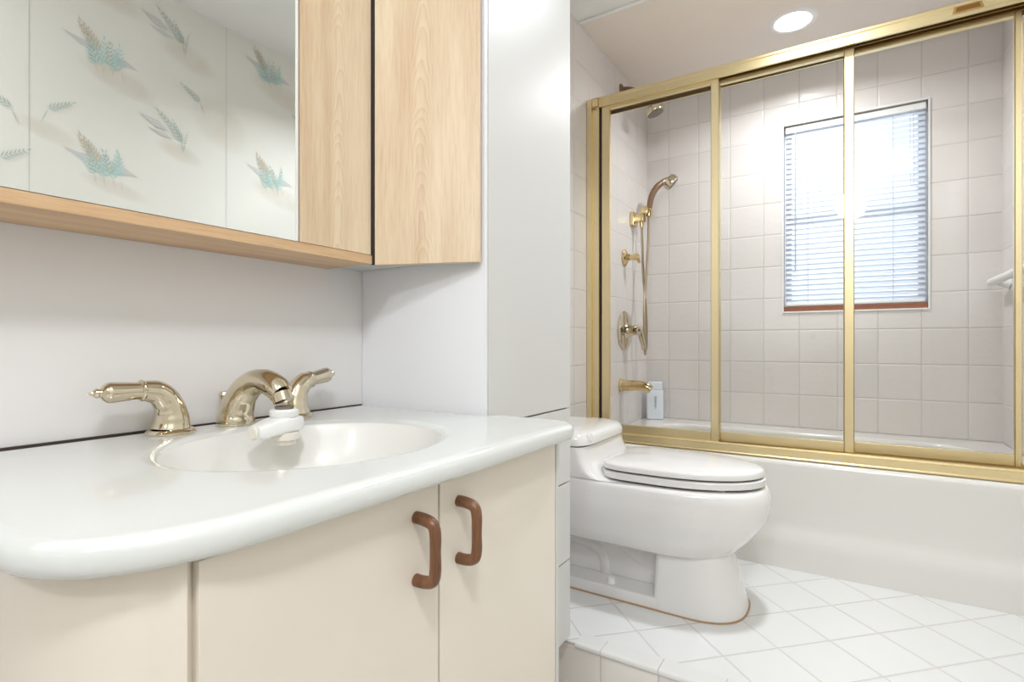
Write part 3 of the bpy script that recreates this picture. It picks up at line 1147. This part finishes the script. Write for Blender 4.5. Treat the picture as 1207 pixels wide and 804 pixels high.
lathe(bm, [(.012, -.016), (.034, -.010), (.042, .004), (.042, .024), (.037, .030)], (2.810, .790, .856), ax, n=24)
hh = obj('spray_head', bm, M['nickel'], hs)
bm = B()
lathe(bm, [(0, 0), (.035, 0), (.033, .003), (.012, .004), (0, .003)], Vector((2.810, .790, .856)) + ax * .029, ax, n=24)
obj('spray_face', bm, M['shade_grey'], hh)
bm = B()
tube(bm, [(2.694, .897, .605), (2.692, .895, .52), (2.700, .892, .36), (2.722, .888, .22), (2.735, .886, .08), (2.725, .884, -.02),
          (2.705, .882, -.055), (2.690, .880, -.03), (2.672, .878, .08), (2.672, .876, .22), (2.697, .874, .36), (2.722, .873, .52), (2.735, .872, .660)],
     .0072, n=10, sub=10)
obj('hose', bm, M['hose'], hs)

vc = thing('volume_control', (2.58, .949, .40), 'small brass lever knob on the tiled wall below the hand shower', 'valve')
bm = B()
lathe(bm, [(0, 0), (.042, 0), (.042, .004), (.034, .010), (.020, .014), (.016, .030)], (2.580, .949, .432), (0, -1, 0), n=26)
obj('flange', bm, M['brass'], vc)
bm = B()
lathe(bm, [(.012, 0), (.015, .004), (.013, .02), (.018, .034), (.020, .044), (.012, .05), (0, .052)], (2.580, .925, .432), (0, -1, 0), n=20)
tube(bm, [(2.580, .885, .440), (2.585, .880, .420), (2.588, .874, .400)], [.012, .010, .008], n=12)
obj('lever', bm, M['brass'], vc)

sv = thing('shower_valve', (2.58, .949, -.03), 'large round champagne brass shower valve with lever on the tiled wall above the tub spout', 'valve')
bm = B()
lathe(bm, [(0, 0), (.098, 0), (.099, .003), (.093, .008), (.070, .012), (.040, .013), (.034, .020), (.030, .028), (.026, .050)],
      (2.580, .949, .066), (0, -1, 0), n=40)
obj('escutcheon', bm, M['nickel'], sv)
bm = B()
lathe(bm, [(.020, 0), (.022, .010), (.028, .022), (.030, .034), (.022, .042), (0, .044)], (2.580, .903, .066), (0, -1, 0), n=24)
tube(bm, [(2.58, .872, .062), (2.590, .864, .030), (2.600, .858, -.010), (2.604, .856, -.030)], [.017, .014, .012, .011], n=14)
obj('lever', bm, M['nickel'], sv)

ts = thing('tub_spout', (2.53, .949, -.24), 'brass tub spout low on the tiled wall next to the pale bottle', 'spout')
bm = B()
tube(bm, [(2.53, .949, -.208), (2.53, .915, -.207), (2.53, .870, -.205), (2.53, .825, -.209), (2.53, .800, -.222)],
     [.029, .027, .025, .024, .020], n=20, sub=5, up=(1, 0, 0))
lathe(bm, [(0, 0), (.034, 0), (.034, .006), (.029, .010)], (2.53, .949, -.208), (0, -1, 0), n=24)
obj('spout_body', bm, M['brass'], ts)

bo = thing('shampoo_bottle', (2.87, .875, RZ), 'pale flat shampoo bottle with white cap in the tub corner', 'bottle')
bm = B()


def rr_ring(cx, cy, hx, hy, z, r=.012, ang=0.25):
    p = rrect(-hx, hx, -hy, hy, r, z, 4)
    c, s = math.cos(ang), math.sin(ang)
    return [(cx + c * a - s * b, cy + s * a + c * b, zz) for a, b, zz in p]


BXC, BYC = 2.868, .882
rings(bm, [rr_ring(BXC, BYC, .020, .040, RZ + .0005), rr_ring(BXC, BYC, .024, .044, RZ + .006), rr_ring(BXC, BYC, .024, .044, RZ + .150),
           rr_ring(BXC, BYC, .022, .042, RZ + .158), rr_ring(BXC, BYC, .018, .036, RZ + .160, .01)])
body = obj('bottle_body', bm, M['bottle'], bo)
bm = B()
rings(bm, [rr_ring(BXC, BYC, .020, .036, RZ + .161, .01), rr_ring(BXC, BYC, .021, .037, RZ + .164, .01),
           rr_ring(BXC, BYC, .021, .037, RZ + .199, .01), rr_ring(BXC, BYC, .018, .034, RZ + .203, .01)])
obj('cap', bm, M['bottle'], bo)
bm = B()
fxn = Vector((-math.cos(.25), -math.sin(.25), 0))
tx_ = Vector((math.sin(.25), -math.cos(.25), 0))
o0 = Vector((BXC, BYC, RZ)) + fxn * .0245
for k, (zz, hw, hz) in enumerate([(.125, .006, .002), (.118, .008, .002), (.110, .004, .008), (.098, .005, .006), (.086, .004, .007), (.073, .005, .005), (.062, .003, .003)]):
    vs = []
    for a, b in ((-1, -1), (1, -1), (1, 1), (-1, 1)):
        for off in (0, .0006):
            vs.append(bm.verts.new(o0 + fxn * off + tx_ * (a * hw + .004) + Vector((0, 0, zz + b * hz))))
    bm.faces.new([vs[1], vs[3], vs[5], vs[7]])
    bm.faces.new([vs[0], vs[2], vs[4], vs[6]])
    for i in range(4):
        j = (i + 1) % 4
        bm.faces.new([vs[2 * i], vs[2 * j], vs[2 * j + 1], vs[2 * i + 1]])
obj('label_print', bm, M['print'], body, smooth=False)

gb = thing('towel_bar', (2.75, -.52, .225), 'white bar fixed to the tiled end wall of the shower at the right edge', 'bar')
bm = B()
tube(bm, [(2.885, -.500, .250), (2.72, -.500, .250), (2.45, -.500, .250), (2.30, -.500, .250)], .0155, n=18, sub=2)
obj('bar', bm, M['plastic'], gb)
for xx in (2.83, 2.35):
    bm = B()
    tube(bm, [(xx, -.500, .248), (xx, -.520, .242), (xx, -.5455, .236)], [.013, .015, .022], n=16, sub=4)
    obj('post', bm, M['plastic'], gb)

# ------------------------------------------------------------------ window blind
bl = thing('window_blind', (2.97, -.02, WZ0 + .03), 'white horizontal slat blind lowered over the bathroom window', 'blind')
BY0, BY1 = WY0 + .006, WY1 - .006
obj('headrail', bx(2.955, 2.985, BY0, BY1, 1.036, 1.066, bev=.002), M['plastic'], bl)
bm = B()
nS, zt, zb = 34, 1.026, .205
for k in range(nS):
    zc = zt + (zb - zt) * k / (nS - 1)
    ang = math.radians(58)
    pts = []
    for j in range(5):
        s = (j - 2) / 2 * .0125
        crown = .0018 * (1 - (s / .0125) ** 2)
        # room edge low, outer edge high
        px = 2.970 + s * math.cos(ang) - crown * math.sin(ang)
        pz = zc + s * math.sin(ang) + crown * math.cos(ang)
        pts.append((px, pz))
    thick = [(a + .0002, b + .0004) for a, b in reversed(pts)]
    loop = pts + thick
    rings(bm, [[(a, BY0 + .002, b) for a, b in loop], [(a, BY1 - .002, b) for a, b in loop]])
obj('slats', bm, M['slat'], bl, angle=40)
obj('bottom_rail', bx(2.960, 2.982, BY0 + .002, BY1 - .002, .184, .197, bev=.003), M['plastic'], bl)
for yy in (.160, -.178):
    bm = B()
    for dx in (-.0085, .0085):
        tube(bm, [(2.970 + dx, yy, 1.036), (2.970 + dx, yy, .195)], .0009, n=6, sub=1)
    obj('ladder_cord', bm, plain('blind_cord', (196, 204, 216), 0.7), bl)
bm = B()
tube(bm, [(2.951, .213, 1.040), (2.950, .213, .36)], .0032, n=8, sub=1)
obj('tilt_wand', bm, plain('clear_grey_wand', (190, 194, 200), 0.25), bl)
bm = B()
tube(bm, [(2.951, -.238, 1.04), (2.950, -.240, .75), (2.950, -.246, .70), (2.950, -.252, .75), (2.951, -.250, 1.04)], .0011, n=6, sub=6)
obj('pull_cord', bm, plain('white_pull_cord', (214, 218, 226), 0.7), bl)

# ------------------------------------------------------------------ lamps
rl = thing('recessed_light', (2.50, .19, CZ - .010), 'round recessed white ceiling light above the shower', 'light')
bm = B()
lathe(bm, [(.070, -.002), (.070, .004), (.075, .006), (.088, .004), (.093, .000), (.093, -.002)], (2.50, .19, CZ - .004), (0, 0, -1), n=40)
obj('trim_ring', bm, M['plastic'], rl)
bm = B()
lathe(bm, [(0, .0), (.071, 0), (.068, .003), (.04, .006), (0, .007)], (2.50, .19, CZ - .005), (0, 0, -1), n=36)
obj('lens', bm, M['lamp'], rl)
ws = thing('added_sconce', (X0, -.03, 1.09), 'added fill light shaped as a round wall lamp above the white door', 'light')  # unseen fitting made up to carry the fill light above the door
bm = B()
lathe(bm, [(0, 0), (.06, 0), (.06, .012), (.05, .018), (0, .018)], (X0 + .001, -.03, 1.20), (1, 0, 0), n=32)
obj('back_plate', bm, M['brass'], ws)
bm = B()
lathe(bm, [(.05, 0), (.10, .012), (.115, .04), (.10, .075), (.06, .095), (0, .10)], (X0 + .019, -.03, 1.20), (1, 0, 0), n=32)
obj('lamp_shade', bm, M['lamp'], ws)
cl = thing('added_ceiling_lamp', (-.20, -.27, CZ - .09), 'added fill light shaped as a round flush ceiling lamp in front of the vanity', 'light')  # unseen fitting made up to carry the vanity fill light
bm = B()
lathe(bm, [(0, 0), (.14, 0), (.14, .02), (.135, .025), (0, .025)], (-.20, -.27, CZ), (0, 0, -1), n=36)
obj('lamp_base', bm, M['plastic'], cl)
bm = B()
lathe(bm, [(.13, 0), (.128, .02), (.11, .045), (.07, .06), (0, .066)], (-.20, -.27, CZ - .026), (0, 0, -1), n=36)
obj('lamp_shade', bm, M['lamp'], cl)
r2 = thing('recessed_light', (1.72, .12, CZ - .006), 'added fill light shaped as a round recessed fitting above the toilet platform', 'light')  # unseen second fitting, added to carry the platform fill light
for ch in list(rl.children):
    k2 = ch.copy()
    C.objects.link(k2)
    k2.parent = r2

# lift everything so that the main floor is at z = 0
for o in list(C.objects):
    if o.parent is None:
        o.location.z += H
